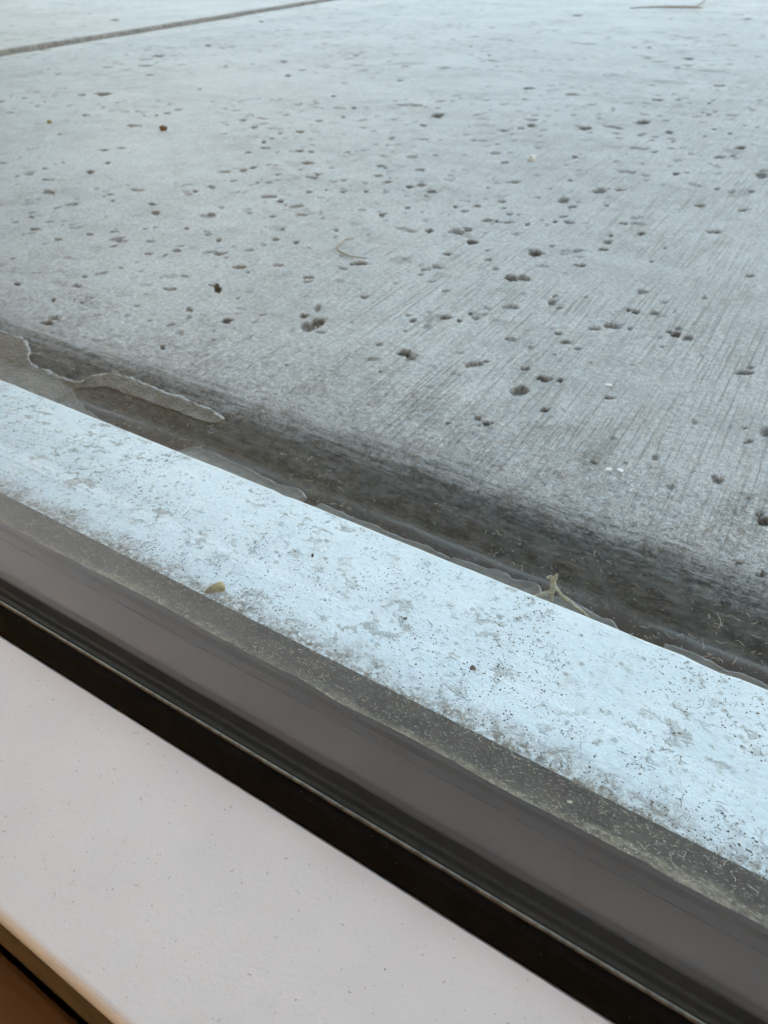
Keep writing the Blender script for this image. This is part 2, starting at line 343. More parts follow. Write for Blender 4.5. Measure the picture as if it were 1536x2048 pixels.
# ------------------------------------------------------------------ ground and patio
PIT_DATA = [[-2.1776,1.9073,0.0123,0.0075,-0.03,0.0273],[-1.471,1.3963,0.011,0.0067,-0.012,0.012],[-1.3831,1.2704,0.013,0.0079,-0.0106,0.0102],[-1.2813,1.1842,0.0113,0.0069,-0.0092,0.009],[-1.2235,0.9614,0.0092,0.0056,-0.0117,0.0099],[-1.1967,0.9892,0.0131,0.008,-0.0134,0.012],[-1.2293,0.8866,0.0044,0.0027,-0.0075,0.006],[-1.0769,0.8426,0.0034,0.0021,-0.0077,0.0066],[-0.9525,0.8282,0.0091,0.0055,-0.0066,0.0062],[-0.9833,0.9559,0.0071,0.0043,-0.0073,0.0076],[-0.9776,0.9261,0.0062,0.0038,-0.0072,0.0073],[-0.9785,0.9026,0.0034,0.0021,-0.0071,0.007],[-1.0037,0.7343,0.0044,0.0027,-0.0053,0.0043],[-0.8715,0.6998,0.0063,0.0039,-0.0065,0.0058],[-0.8593,0.7203,0.0058,0.0036,-0.0054,0.005],[-0.8161,0.657,0.0033,0.002,-0.0058,0.0052],[-0.7992,0.6142,0.0037,0.0022,-0.0073,0.0063],[-0.8632,0.597,0.0037,0.0023,-0.004,0.0031],[-0.8177,0.5638,0.0066,0.004,-0.0036,0.0029],[-0.7744,0.5322,0.0068,0.0042,-0.0074,0.0059],[-0.6815,0.4407,0.0056,0.0034,-0.0052,0.004],[-0.6355,0.4325,0.005,0.003,-0.0035,0.0029],[-0.6213,0.4582,0.0034,0.0021,-0.0035,0.003],[-0.5827,0.4614,0.0029,0.0018,-0.0033,0.003],[-0.7082,0.5545,0.0024,0.0015,-0.0037,0.0033],[-0.6869,0.5476,0.0019,0.0012,-0.0036,0.0032],[-0.6415,0.5624,0.0042,0.0026,-0.0053,0.0052],[-0.6151,0.5416,0.0036,0.0022,-0.005,0.0049],[-0.5508,0.5205,0.0021,0.0013,-0.0032,0.0034],[-0.5859,0.499,0.0021,0.0013,-0.0028,0.0027],[-0.633,0.6209,0.0029,0.0018,-0.0041,0.0044],[-0.5621,0.57,0.0054,0.0033,-0.0046,0.0051],[-0.5001,0.5118,0.0037,0.0023,-0.0057,0.0065],[-0.5309,0.4501,0.0051,0.0031,-0.0024,0.0023],[-0.4754,0.484,0.0067,0.0041,-0.0031,0.0035],[-0.7,0.7948,0.0052,0.0031,-0.0044,0.0053],[-0.7196,0.8532,0.0036,0.0022,-0.0076,0.0094],[-0.7325,0.9074,0.0063,0.0038,-0.006,0.0077],[-0.7134,0.9306,0.005,0.0031,-0.0059,0.008],[-0.8046,1.0133,0.0062,0.0038,-0.006,0.0078],[-0.8381,0.9484,0.006,0.0037,-0.006,0.0071],[-0.7892,0.9158,0.0039,0.0024,-0.0055,0.0067],[-0.7346,1.0073,0.006,0.0037,-0.0064,0.009],[-0.6431,0.836,0.004,0.0025,-0.0049,0.0066],[-0.6299,0.8408,0.004,0.0025,-0.0048,0.0067],[-0.5988,0.7925,0.0066,0.004,-0.0044,0.0061],[-0.556,0.7546,0.0063,0.0038,-0.0059,0.0083],[-0.5217,0.6888,0.0039,0.0024,-0.0035,0.0048],[-0.5282,0.6445,0.0038,0.0023,-0.0046,0.0059],[-0.4777,0.6195,0.0054,0.0033,-0.003,0.0041],[-0.4671,0.5698,0.0026,0.0016,-0.0033,0.0042],[-0.4319,0.5453,0.0025,0.0015,-0.0029,0.0039],[-0.4204,0.5965,0.0034,0.0021,-0.0026,0.0038],[-0.8315,1.1894,0.0046,0.0028,-0.0068,0.0099],[-1.0826,1.643,0.009,0.0055,-0.0114,0.0174],[-0.7442,1.1214,0.0043,0.0026,-0.0093,0.0141],[-0.7194,1.0517,0.0034,0.0021,-0.0043,0.0064],[-1.1626,1.4737,0.0076,0.0047,-0.0116,0.015],[-1.0381,1.3254,0.0052,0.0032,-0.0076,0.0099],[-1.0855,1.1164,0.0048,0.0029,-0.009,0.0098],[-1.7567,2.1281,0.0081,0.005,-0.0194,0.0239],[-1.5012,1.5985,0.0087,0.0053,-0.0134,0.0147],[-0.4909,0.7891,0.0047,0.0029,-0.0036,0.0057],[-0.5116,0.8284,0.0065,0.004,-0.0038,0.0062],[-0.4863,0.7536,0.003,0.0019,-0.0029,0.0045],[-0.4676,0.7264,0.0029,0.0018,-0.0032,0.005],[-0.4079,0.6641,0.0045,0.0028,-0.0026,0.0043],[-0.9309,0.5869,0.0055,0.0033,-0.0043,0.0032],[-0.5939,1.1374,0.0089,0.0054,-0.0091,0.0171],[-0.5783,0.9681,0.0055,0.0034,-0.0048,0.008],[-0.5804,1.0635,0.0046,0.0028,-0.0043,0.0077],[-0.8178,1.3964,0.0059,0.0036,-0.0074,0.0126],[-0.5651,1.4464,0.008,0.0049,-0.0051,0.0124],[-0.476,1.4291,0.0092,0.0056,-0.0043,0.0118],[-0.444,1.1185,0.0064,0.0039,-0.004,0.0095],[-0.4379,1.1465,0.0052,0.0032,-0.004,0.0098],[-0.362,1.1725,0.0077,0.0047,-0.004,0.0115],[-0.2991,1.2561,0.0079,0.0048,-0.0046,0.0162],[-0.3295,1.4571,0.0089,0.0055,-0.0031,0.0116],[-0.2986,1.4814,0.0045,0.0027,-0.0029,0.0118],[-0.2458,1.4712,0.0037,0.0022,-0.0024,0.0115],[-0.2475,1.2112,0.0044,0.0027,-0.0034,0.0133],[-0.2256,1.3759,0.0048,0.0029,-0.0022,0.0102],[-0.1952,1.2664,0.0051,0.0031,-0.0018,0.0088],[-0.1694,1.2511,0.0031,0.0019,-0.002,0.0102],[-0.1384,1.167,0.007,0.0043,-0.0022,0.012],[-0.1532,1.1004,0.0067,0.0041,-0.0016,0.0082],[-0.1391,1.1152,0.0034,0.0021,-0.0016,0.0083],[-0.3153,0.9984,0.0039,0.0024,-0.0036,0.01],[-0.3366,0.8474,0.0091,0.0056,-0.003,0.0069],[-0.2821,0.8882,0.0036,0.0022,-0.0023,0.0062],[-0.1819,0.9883,0.0047,0.0029,-0.0017,0.007],[-0.172,0.9997,0.0032,0.0019,-0.0014,0.0059],[-0.0904,1.0283,0.0073,0.0044,-0.0017,0.0107],[-0.1082,0.9389,0.0034,0.0021,-0.0014,0.0072],[-0.1253,0.9448,0.0025,0.0015,-0.0011,0.0053],[-0.1273,0.8679,0.0074,0.0045,-0.0016,0.0074],[-0.0846,0.8734,0.0046,0.0028,-0.001,0.0055],[-0.4336,0.7686,0.007,0.0043,-0.0046,0.0081],[-0.4256,0.7807,0.0075,0.0046,-0.0061,0.0109],[-0.403,0.7636,0.0049,0.003,-0.0028,0.0052],[-0.4602,0.8402,0.0053,0.0033,-0.0035,0.0062],[-0.4659,0.7735,0.0051,0.0031,-0.0033,0.0055],[-0.3338,0.7419,0.0032,0.002,-0.0023,0.0049],[-0.3392,0.72,0.0032,0.002,-0.0019,0.0039],[-0.3534,0.7278,0.0028,0.0017,-0.0024,0.0048],[-0.3961,0.6976,0.0032,0.002,-0.0026,0.0046],[-0.3043,0.7041,0.0053,0.0032,-0.0024,0.0052],[-0.2956,0.7075,0.0026,0.0016,-0.002,0.0044],[-0.3156,0.6569,0.0072,0.0044,-0.0048,0.0094],[-0.3089,0.6681,0.0034,0.0021,-0.0027,0.0055],[-0.3402,0.6437,0.003,0.0018,-0.0029,0.0053],[-0.3587,0.6307,0.0043,0.0026,-0.0015,0.0026],[-0.2898,0.6369,0.0041,0.0025,-0.0028,0.0057],[-0.2668,0.6237,0.0036,0.0022,-0.002,0.0043],[-0.2948,0.5943,0.0036,0.0022,-0.0015,0.0029],[-0.2261,0.6407,0.006,0.0036,-0.0035,0.0086],[-0.2639,0.7138,0.0026,0.0016,-0.0031,0.0074],[-0.2423,0.7344,0.0026,0.0016,-0.0017,0.0046],[-0.2933,0.7341,0.0027,0.0017,-0.0017,0.0039],[-0.1563,0.7454,0.0059,0.0036,-0.0019,0.0067],[-0.1803,0.7667,0.0035,0.0021,-0.0014,0.0047],[-0.0952,0.788,0.0055,0.0034,-0.001,0.0047],[-0.1738,0.682,0.0044,0.0027,-0.0015,0.0046],[-0.1774,0.7039,0.0037,0.0023,-0.0018,0.0055],[-0.1803,0.7239,0.0025,0.0015,-0.0016,0.005],[-0.1258,0.716,0.002,0.0012,-0.0009,0.0034],[-0.4774,0.9118,0.004,0.0024,-0.0031,0.0059],[-0.5305,2.1351,0.0053,0.0032,-0.0064,0.0235],[-0.5623,2.1156,0.0085,0.0052,-0.0054,0.0186],[-0.9594,2.8231,0.0144,0.0088,-0.0117,0.033],[-0.4493,2.9991,0.0138,0.0085,-0.0059,0.0337],[-0.8143,1.8068,0.005,0.0031,-0.0088,0.019],[-0.9233,1.9286,0.0065,0.0039,-0.0085,0.0173],[-0.4004,1.9931,0.0097,0.0059,-0.0038,0.0162],[-0.3897,1.8439,0.0055,0.0033,-0.0034,0.0141],[-0.4374,0.4676,0.0057,0.0035,-0.0032,0.0037],[-0.4222,0.4617,0.0019,0.0011,-0.0019,0.0023],[-0.3496,0.5312,0.0065,0.004,-0.0033,0.0051],[-0.5271,0.3635,0.0032,0.002,-0.0026,0.0022],[-0.5734,0.3403,0.0022,0.0013,-0.0033,0.0025],[-0.5196,0.334,0.0017,0.0011,-0.0041,0.0033],[-0.49,0.3106,0.0043,0.0026,-0.0038,0.003],[-0.4865,0.3023,0.0039,0.0024,-0.003,0.0024],[-0.4121,0.3779,0.003,0.0019,-0.004,0.0042],[-0.3725,0.3771,0.0033,0.002,-0.0036,0.0041],[-0.3825,0.3187,0.0022,0.0013,-0.004,0.004],[-0.3134,0.4018,0.0065,0.004,-0.0067,0.0092],[-0.3112,0.4124,0.0049,0.003,-0.0052,0.0073],[-0.3255,0.4318,0.002,0.0012,-0.0039,0.0055],[-0.327,0.4145,0.004,0.0024,-0.0038,0.0052],[-0.369,0.4794,0.0044,0.0027,-0.0017,0.0023],[-0.255,0.6006,0.0031,0.0019,-0.0016,0.0034],[-0.219,0.571,0.0048,0.0029,-0.0032,0.0073],[-0.2101,0.5764,0.0052,0.0032,-0.0031,0.0074],[-0.1788,0.6298,0.0046,0.0028,-0.0012,0.0035],[-0.1268,0.673,0.0023,0.0014,-0.001,0.0037],[-0.1737,0.5546,0.0025,0.0015,-0.0009,0.0024],[-0.0453,0.6837,0.0041,0.0025,-0.0006,0.0036],[-0.0674,0.6147,0.0028,0.0017,-0.0009,0.0042],[-0.1136,0.559,0.0024,0.0014,-0.0011,0.0038],[-0.1081,0.5579,0.0024,0.0014,-0.0011,0.0037],[-0.0945,0.5629,0.0027,0.0016,-0.0009,0.0033],[-0.0821,0.5737,0.0013,0.0008,-0.0006,0.0024],[-0.1266,0.5127,0.0042,0.0026,-0.0011,0.0034],[-0.1031,0.5261,0.0023,0.0014,-0.0008,0.0026],[-0.2316,0.4705,0.005,0.003,-0.0021,0.0041],[-0.2501,0.4518,0.0023,0.0014,-0.0022,0.0039],[-0.2183,0.4873,0.0023,0.0014,-0.0021,0.0042],[-0.2117,0.4827,0.0027,0.0016,-0.0012,0.0025],[-0.2199,0.4713,0.0016,0.001,-0.0016,0.0032],[-0.2282,0.4011,0.0043,0.0026,-0.0031,0.0053],[-0.2211,0.3974,0.003,0.0018,-0.0026,0.0046],[-0.0708,0.5338,0.0054,0.0033,-0.0017,0.0068],[-0.0621,0.5323,0.0054,0.0033,-0.0018,0.0076],[-0.0765,0.5362,0.0026,0.0016,-0.0007,0.0026],[-0.1376,0.4804,0.0031,0.0019,-0.0011,0.0031],[-0.126,0.4744,0.0022,0.0013,-0.0008,0.0023],[-0.0748,0.5084,0.0014,0.0008,-0.0005,0.002],[-0.1362,0.4564,0.0018,0.0011,-0.0008,0.0022],[-0.016,0.4988,0.0041,0.0025,-0.0005,0.003],[-0.0136,0.5095,0.0018,0.0011,-0.0004,0.0023],[-0.1374,0.3947,0.0047,0.0029,-0.0026,0.006],[-0.1311,0.4188,0.0034,0.0021,-0.0018,0.0045],[-0.1265,0.42,0.002,0.0012,-0.001,0.0026],[-0.1198,0.4226,0.0029,0.0017,-0.0017,0.0045],[-0.1147,0.3809,0.0035,0.0021,-0.0018,0.0045],[-0.1458,0.3496,0.0026,0.0016,-0.0018,0.0037],[-0.1389,0.3471,0.0026,0.0016,-0.0012,0.0026],[-0.1415,0.3429,0.0013,0.0008,-0.001,0.002],[-0.1362,0.3501,0.001,0.0006,-0.0007,0.0016],[-0.0838,0.417,0.0041,0.0025,-0.0006,0.0018],[-0.003,0.4254,0.0021,0.0013,-0.0004,0.0024],[-0.1587,0.335,0.0016,0.001,-0.0007,0.0013],[0.019,0.3418,0.0033,0.002,-0.0005,0.003],[0.022,0.338,0.0039,0.0024,-0.0007,0.0042],[0.0271,0.2964,0.0026,0.0016,-0.0005,0.0029],[0.0166,0.2987,0.002,0.0012,-0.0003,0.0015]]
JOINT = [[-1.8229165165955885,1.2307009922386638],[-2.0436021184786037,2.8551252479962512]]

obj('ground', [(-400, -400, -.11), (400, -400, -.11), (400, 400, -.11), (-400, 400, -.11)], [(0, 1, 2, 3)], M['lawn'], kind='structure')

def make_patio():
    # rows run parallel to the window, closer together near it; columns fan out with distance
    ys = [.190]
    while ys[-1] < 4.6: ys.append(ys[-1] + max(.0009, .0009 * ys[-1] / .25))
    ys = np.array(ys); nfan = 980; NX = 11; ncol = nfan + NX
    xl = -.62 - 1.42 * (ys - .22); xr = .26 + .02 * ys
    s = np.linspace(0, 1, nfan)
    X = xl[:, None] + (xr - xl)[:, None] * s[None]
    (jx, jy), (kx, ky) = JOINT
    jline = jx + (ys - jy) * (kx - jx) / (ky - jy)
    off = np.array([-.09, -.070, -.060, -.050, -.035, 0, .035, .050, .060, .070, .09])
    X = np.concatenate([np.minimum(jline, xl - .12)[:, None] + off[None], X], 1); Y = np.repeat(ys[:, None], ncol, 1)
    Z = (vnoise(X, Y, 6, 1, 3) - .5) * .0030 + (vnoise(X, Y, 60, 5, 3) - .5) * .0007
    pit = np.zeros_like(X)
    def add(cx, cy, ax, ay, bx, by, depth, mask, seed):
        det = ax * by - ay * bx
        if abs(det) < 1e-9: return
        ex = abs(ax) + abs(bx); ey = abs(ay) + abs(by)
        i0, i1 = np.searchsorted(ys, [cy - 1.5 * ey, cy + 1.5 * ey])
        if i1 <= i0: return
        sa = (cx - 1.5 * ex - xl[i0:i1]) / (xr - xl)[i0:i1]; sb = (cx + 1.5 * ex - xl[i0:i1]) / (xr - xl)[i0:i1]
        j0 = max(0, int(sa.min() * (nfan - 1)) - 1) + NX; j1 = min(ncol, int(sb.max() * (nfan - 1)) + 2 + NX)
        if j1 <= j0: return
        x = X[i0:i1, j0:j1] - cx; y = Y[i0:i1, j0:j1] - cy
        u = (x * by - y * bx) / det; v = (ax * y - ay * x) / det
        sc = 1.1 / max(.0015, math.hypot(ax, ay))
        r = np.sqrt(u * u + v * v) * (.40 + 1.40 * vnoise(x + cx, y + cy, sc * 1.7, seed, 4))
        t = smooth01((1.10 - r) / .50)
        Z[i0:i1, j0:j1] = np.minimum(Z[i0:i1, j0:j1], Z[i0:i1, j0:j1] - depth * t * (.7 + .6 * vnoise(x + cx, y + cy, sc * 3, seed + 9, 2)))
        pit[i0:i1, j0:j1] = np.maximum(pit[i0:i1, j0:j1], mask * smooth01((1.15 - r) / .45))
    for k, q in enumerate(PIT_DATA):
        q = q[:4] + [q[4] * .85, q[5] * .85]
        rs = .72 + .55 * rng.random(); q = q[:2] + [a * rs for a in q[2:]]
        sz = min(math.hypot(q[2], q[3]), math.hypot(q[4], q[5]) + .002)
        add(*q, depth=min(.0036, .0009 + .30 * sz), mask=(1.0, .9, .75, 1.0, .6)[k % 5] if sz < .011 else .95, seed=20 + k)
    n = 7500                                       # the smaller pits between
    py = .34 + (rng.random(n) ** 1.25) * 3.9
    px_ = (-.62 - 1.42 * (py - .22)) + rng.random(n) * (.26 + .02 * py + .62 + 1.42 * (py - .22))
    dens = vnoise(px_, py, 2.6, 77, 3)
    for k in range(n):
        if dens[k] < .42: continue
        if py[k] < .62 and rng.random() < .45: continue
        r = float(np.clip(rng.lognormal(math.log(.0024 * (.7 + .55 * min(py[k], 2.2))), .45), .0012, .012)); e = 1.0 + rng.random() * 1.1; a = .55 + rng.normal() * .7
        c_, s_ = math.cos(a), math.sin(a)
        big = rng.random()
        if rng.random() < .10:                     # flat stains
            add(float(px_[k]), float(py[k]), 2.4 * r * e * c_, 2.4 * r * e * s_, -2.4 * r * s_, 2.4 * r * c_, depth=.0, mask=.10 + .22 * big, seed=500 + k); continue
        add(float(px_[k]), float(py[k]), r * e * c_, r * e * s_, -r * s_, r * c_, depth=.0005 + .4 * r * big, mask=.15 + .6 * big, seed=500 + k)
    # control joint running away from the house
    L = math.hypot(kx - jx, ky - jy); nx, ny = (ky - jy) / L, -(kx - jx) / L
    dj = np.abs((X - jx) * nx + (Y - jy) * ny + (vnoise(X, Y, 5, 31, 2) - .5) * .006)
    Z -= .012 * smooth01((.046 - dj) / .016)
    jm = .62 * smooth01((.056 - dj) / .018)
    # tooled, worn edge next to the window
    wob = (vnoise(X, Y * .3, 9, 41, 3) - .5) * .010
    yy = Y + wob
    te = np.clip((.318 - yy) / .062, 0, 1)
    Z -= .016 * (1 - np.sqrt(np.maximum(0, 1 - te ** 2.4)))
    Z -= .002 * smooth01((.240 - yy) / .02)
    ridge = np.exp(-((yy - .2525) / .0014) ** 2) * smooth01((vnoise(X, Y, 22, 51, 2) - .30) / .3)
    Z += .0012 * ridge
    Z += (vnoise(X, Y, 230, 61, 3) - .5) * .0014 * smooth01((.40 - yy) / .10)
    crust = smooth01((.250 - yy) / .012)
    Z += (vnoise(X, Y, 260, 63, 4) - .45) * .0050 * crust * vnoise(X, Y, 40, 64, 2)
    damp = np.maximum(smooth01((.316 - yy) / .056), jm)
    paste = smooth01((.40 - yy) / .10) * smooth01((yy - .262) / .02)
    def surf(x, y):
        i = int(np.clip(np.searchsorted(ys, y), 0, len(ys) - 1)); j = int(np.clip((x - xl[i]) / (xr[i] - xl[i]) * (nfan - 1), 0, nfan - 1)) + NX
        return float(Z[i, j])
    # close the sheet to its full width and give it a thickness
    xlo, xhi, ymax = -8.0, 4.0, 6.5
    nr = n0 = len(ys)
    V = np.empty((nr, ncol + 2, 3)); V[:, 1:-1, 0] = X; V[:, 0, 0] = xlo; V[:, -1, 0] = xhi
    V[:, :, 1] = ys[:, None]; V[:, 1:-1, 2] = Z; V[:, 0, 2] = Z[:, 0]; V[:, -1, 2] = Z[:, -1]
    def full(a):
        b = np.zeros((n0 + 2, ncol + 2)); b[1:-1, 1:-1] = a; b[1:-1, 0] = a[:, 0]; b[1:-1, -1] = a[:, -1]; return b
    first = V[:1].copy(); first[..., 2] = -.10
    last = V[-1:].copy(); last[..., 1] = ymax; last[..., 2] = 0
    V = np.concatenate([first, V, last]); nr += 2; nc = ncol + 2
    idx = np.arange(nr * nc).reshape(nr, nc)
    F4 = np.stack([idx[:-1, :-1], idx[:-1, 1:], idx[1:, 1:], idx[1:, :-1]], -1).reshape(-1, 4)
    me = bpy.data.meshes.new('patio')
    me.vertices.add(nr * nc); me.vertices.foreach_set('co', V.reshape(-1).astype(np.float32))
    me.loops.add(F4.size); me.loops.foreach_set('vertex_index', F4.reshape(-1).astype(np.int32))
    me.polygons.add(len(F4)); me.polygons.foreach_set('loop_start', np.arange(0, F4.size, 4, dtype=np.int32))
    me.polygons.foreach_set('use_smooth', np.ones(len(F4), bool))
    me.update(calc_edges=True)
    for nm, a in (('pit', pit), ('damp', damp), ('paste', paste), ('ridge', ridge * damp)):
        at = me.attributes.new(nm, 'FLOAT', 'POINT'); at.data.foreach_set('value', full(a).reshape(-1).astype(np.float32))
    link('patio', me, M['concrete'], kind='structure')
    return surf
surf_z = make_patio()

# ------------------------------------------------------------------ house round the window
HX0, HX1 = -3.2, 7.0; WX0, WX1 = -1.35, 1.45; WTOP = 2.05
house = empty('house', (0, -2, -.1), label='pale rendered house wall and room round the window', category='house')
def hwall(lo, hi, m='render', name='wall'): return box(name, lo, hi, M[m], house)
hwall((HX0, .02, -.12), (WX0, .185, 5.2)); hwall((WX1, .02, -.12), (HX1, .185, 5.2))
hwall((WX0, .02, WTOP), (WX1, .185, 5.2)); hwall((WX0, .012, -.12), (WX1, .150, -.012))
hwall((HX0, .0, -.12), (WX0, .0198, 2.5), 'plaster', 'inner_wall'); hwall((WX1, .0, -.12), (HX1, .0198, 2.5), 'plaster', 'inner_wall')
hwall((WX0, .0, WTOP), (WX1, .0198, 2.5), 'plaster', 'inner_wall')
hwall((HX0, -4.6, -.12), (HX0 + .15, -.002, 5.2), 'plaster', 'side_wall'); hwall((HX1 - .15, -4.6, -.12), (HX1, -.002, 5.2), 'plaster', 'side_wall')
RX0, RX1, RZ0, RZ1 = .7, 2.1, 1.5, 2.42            # opening added to the unseen far wall for warm bounced light on the rail
hwall((HX0 + .15, -4.6, -.12), (RX0, -4.45, 5.2), 'plaster', 'rear_wall'); hwall((RX1, -4.6, -.12), (HX1 - .15, -4.45, 5.2), 'plaster', 'rear_wall')
hwall((RX0, -4.6, -.12), (RX1, -4.45, RZ0), 'plaster', 'rear_wall'); hwall((RX0, -4.6, RZ1), (RX1, -4.45, 5.2), 'plaster', 'rear_wall')
hwall((HX0 + .15, -4.45, 2.5), (HX1 - .15, .0199, 2.6), 'ceiling', 'ceiling')
hwall((3.4, -4.449, -.12), (3.5, -.001, 2.499), 'plaster', 'partition'); hwall((-1.60, -4.449, -.12), (-1.50, -.001, 2.499), 'plaster', 'partition')  # unseen; left one set close in to bounce warm sunlight onto the rail
hwall((-4.6, .186, -.12), (-3.45, 2.3, 5.2), 'render', 'shade_wall')       # unseen wall added to block sky and darken the left concrete
hwall((HX0 - .3, -4.9, 5.2), (HX1 + .3, .45, 5.35), 'roof', 'roof')

# ------------------------------------------------------------------ room floor: boards laid along the window
floor = box('floor', (HX0 + .15, -4.449, -.11), (HX1 - .15, .010, .020), M['soil'], kind='structure')
by = .0072; row = 0; board_mesh = None
while by > -4.3:
    wdt = .14
    cuts = [HX0 + .16] + sorted([-.9 + (row * .83) % 1.6, 1.2 + (row * .47) % 1.1]) + [HX1 - .16]
    for a, b in zip(cuts, cuts[1:]):
        top = .0330
        box('floor_board', (a + .0006, by - wdt, .0202), (b - .0006, by, top), M['wood'], floor, bevel=.0012)
    by -= wdt + .0012; row += 1

# ------------------------------------------------------------------ window
win = empty('window', (0, .09, -.02), label='white framed window with black rubber seal and dirty outer ledge', category='window')
xs = list(np.linspace(WX0, WX1, 420))
def wav(a, sc, seed): return lambda x: (mnoise.noise((x * sc, seed, 0)) + .5 * mnoise.noise((x * sc * 2.7, seed, 5))) * a
# inner rail: a rounded white vinyl profile with a tan lower face
TOP = .055
rail = [(.0660, .018), (.0660, TOP - .0008), (.0652, TOP)]
for a in np.linspace(90, 185, 7):
    rail.append((.0128 + .0023 * math.cos(math.radians(a)), TOP - .0023 + .0023 * math.sin(math.radians(a))))
rail += [(.0104, TOP - .0040), (.0130, TOP - .0042), (.0130, .018)]
extrude_profile('inner_rail', rail, [WX0, WX1], M['rail'], win)
extrude_profile('base_strip', [(.0102, TOP - .0043), (.0084, .0352), (.0084, .021), (.0128, .021), (.0128, TOP - .0043)], [WX0, WX1], M['tan'], win)
# black wedge seal; the thin lip's highlight is painted in its pale colour
j1 = wav(.0003, 60, 3.0)
extrude_profile('glazing_seal', [(.0661, .030), (.0661, TOP + .0004), (.0668, TOP + .0011), (.0705, TOP + .0036), (.0738, TOP + .0040), (.0741, .030)], xs, M['rubber'], win,
                jit=lambda x, i: (0, j1(x) if 0 < i < 4 else 0))
extrude_profile('seal_lip', [(.0729, TOP + .0040), (.0733, TOP + .0046), (.0739, TOP + .0044), (.0739, TOP + .0039)], xs, M['lip'], win, smooth=True)
box('inner_pane', (WX0 + .02, .0743, .030), (WX1 - .02, .0755, WTOP - .02), M['glass'], win)
box('outer_pane', (WX0 + .02, .0990, .030), (WX1 - .02, .1003, WTOP - .02), M['glass'], win)
# spacer between the panes
box('spacer_bar', (WX0 + .02, .0756, .030), (WX1 - .02, .0962, TOP), M['spacer'], win)
box('butyl_strip', (WX0 + .02, .0963, .030), (WX1 - .02, .0989, TOP + .0004), M['tape'], win)
j2 = wav(.0011, 22, 9.0); j3 = wav(.0004, 120, 2.0)
extrude_profile('outer_tape', [(.1004, .034), (.1004, TOP + .0010), (.1022, TOP + .0008), (.1028, .034)], xs, M['tape'], win,
                jit=lambda x, i: (0, 0) if i in (0, 3) else ((j2(x) + j3(x)) * (.0 if i == 1 else 1), (j2(x) + j3(x)) * .6))
# dust-laden outer seal sloping from the glass to the ledge
j4 = wav(.0006, 90, 6.0)
extrude_profile('outer_seal', [(.1029, .028), (.1029, TOP - .0030), (.108, TOP - .0055), (.116, TOP - .0115), (.1262, .0362), (.1268, .028)], xs, M['dusty'], win, smooth=False,
                jit=lambda x, i: (0, j4(x)) if 0 < i < 4 else (0, 0))
je = wav(.00022, 70, 12.0); chip = lambda x: .0016 * math.exp(-((x - .0170) / .0042) ** 2) + .0007 * math.exp(-((x + .181) / .003) ** 2)
extrude_profile('outer_ledge', [(.1005, -.0115), (.1005, .0275), (.1264, .0335), (.150, .0306), (.2024, .0252), (.2036, .0244), (.2037, .0232), (.2037, -.002), (.185, -.0115)], [WX0 + .001] + xs[1:-1] + [WX1 - .001], M['ledge'], win,
                jit=lambda x, i: (je(x), je(x) * .7 - chip(x)) if 4 <= i <= 6 else (0, 0))
for x0, x1 in ((WX0, WX0 + .06), (WX1 - .06, WX1)):
    box('jamb', (x0, .0105, TOP + .002), (x1, .0735, WTOP), M['rail'], win, bevel=.002)
    box('outer_jamb', (x0, .1006, .0365), (x1, .178, WTOP), M['ledge'], win, bevel=.002)
box('head', (WX0 + .0602, .0105, WTOP - .06), (WX1 - .0602, .0735, WTOP - .0005), M['rail'], win, bevel=.002)
box('outer_head', (WX0 + .0602, .1006, WTOP - .06), (WX1 - .0602, .178, WTOP - .0005), M['ledge'], win, bevel=.002)

def ledge_z(y):
    return .0335 + (y - .1264) * (.0306 - .0335) / (.150 - .1264) if y < .15 else .0306 + (y - .15) * (.0252 - .0306) / (.2024 - .15)
def seal_z(y):
    pts = [(.1029, TOP - .0030), (.108, TOP - .0055), (.116, TOP - .0115), (.1262, .0362)]
    for (a, za), (b, zb) in zip(pts, pts[1:]):
        if y <= b: return za + (zb - za) * (y - a) / (b - a)
    return .0362
def band_z(x, y): return surf_z(x, y)

# ------------------------------------------------------------------ caulk along the foot of the ledge
FILM_UP = [[-0.5259,0.2753],[-0.5097,0.2767],[-0.4945,0.2763],[-0.486,0.2765],[-0.4783,0.2748],[-0.469,0.2698],[-0.4618,0.2627],[-0.4555,0.2606],[-0.4477,0.2595],[-0.4373,0.2598],[-0.4291,0.2596],[-0.4187,0.2597],[-0.4091,0.2604],[-0.4034,0.2624],[-0.3999,0.2666],[-0.3961,0.2702],[-0.3882,0.2745],[-0.3759,0.2768],[-0.365,0.2767],[-0.3567,0.2766],[-0.347,0.2761],[-0.3372,0.2755],[-0.325,0.2767],[-0.3153,0.2757],[-0.3063,0.2752],[-0.298,0.2755],[-0.2911,0.2736],[-0.2844,0.2717]]
FILM_LO = [[-0.62,0.2045],[-0.5,0.2045],[-0.42,0.2045],[-0.36,0.2045],[-0.32,0.2045],[-0.285,0.2045],[-0.3429,0.2381],[-0.3614,0.2424],[-0.3788,0.2451],[-0.3908,0.249],[-0.4011,0.2536],[-0.4062,0.2564],[-0.3997,0.2582],[-0.3936,0.2599],[-0.3861,0.2625],[-0.3783,0.2646],[-0.3644,0.265],[-0.3507,0.2654],[-0.3417,0.2655],[-0.3308,0.2659],[-0.3197,0.2659],[-0.3089,0.2658],[-0.3003,0.2658],[-0.2903,0.2664],[-0.285,0.2687]]
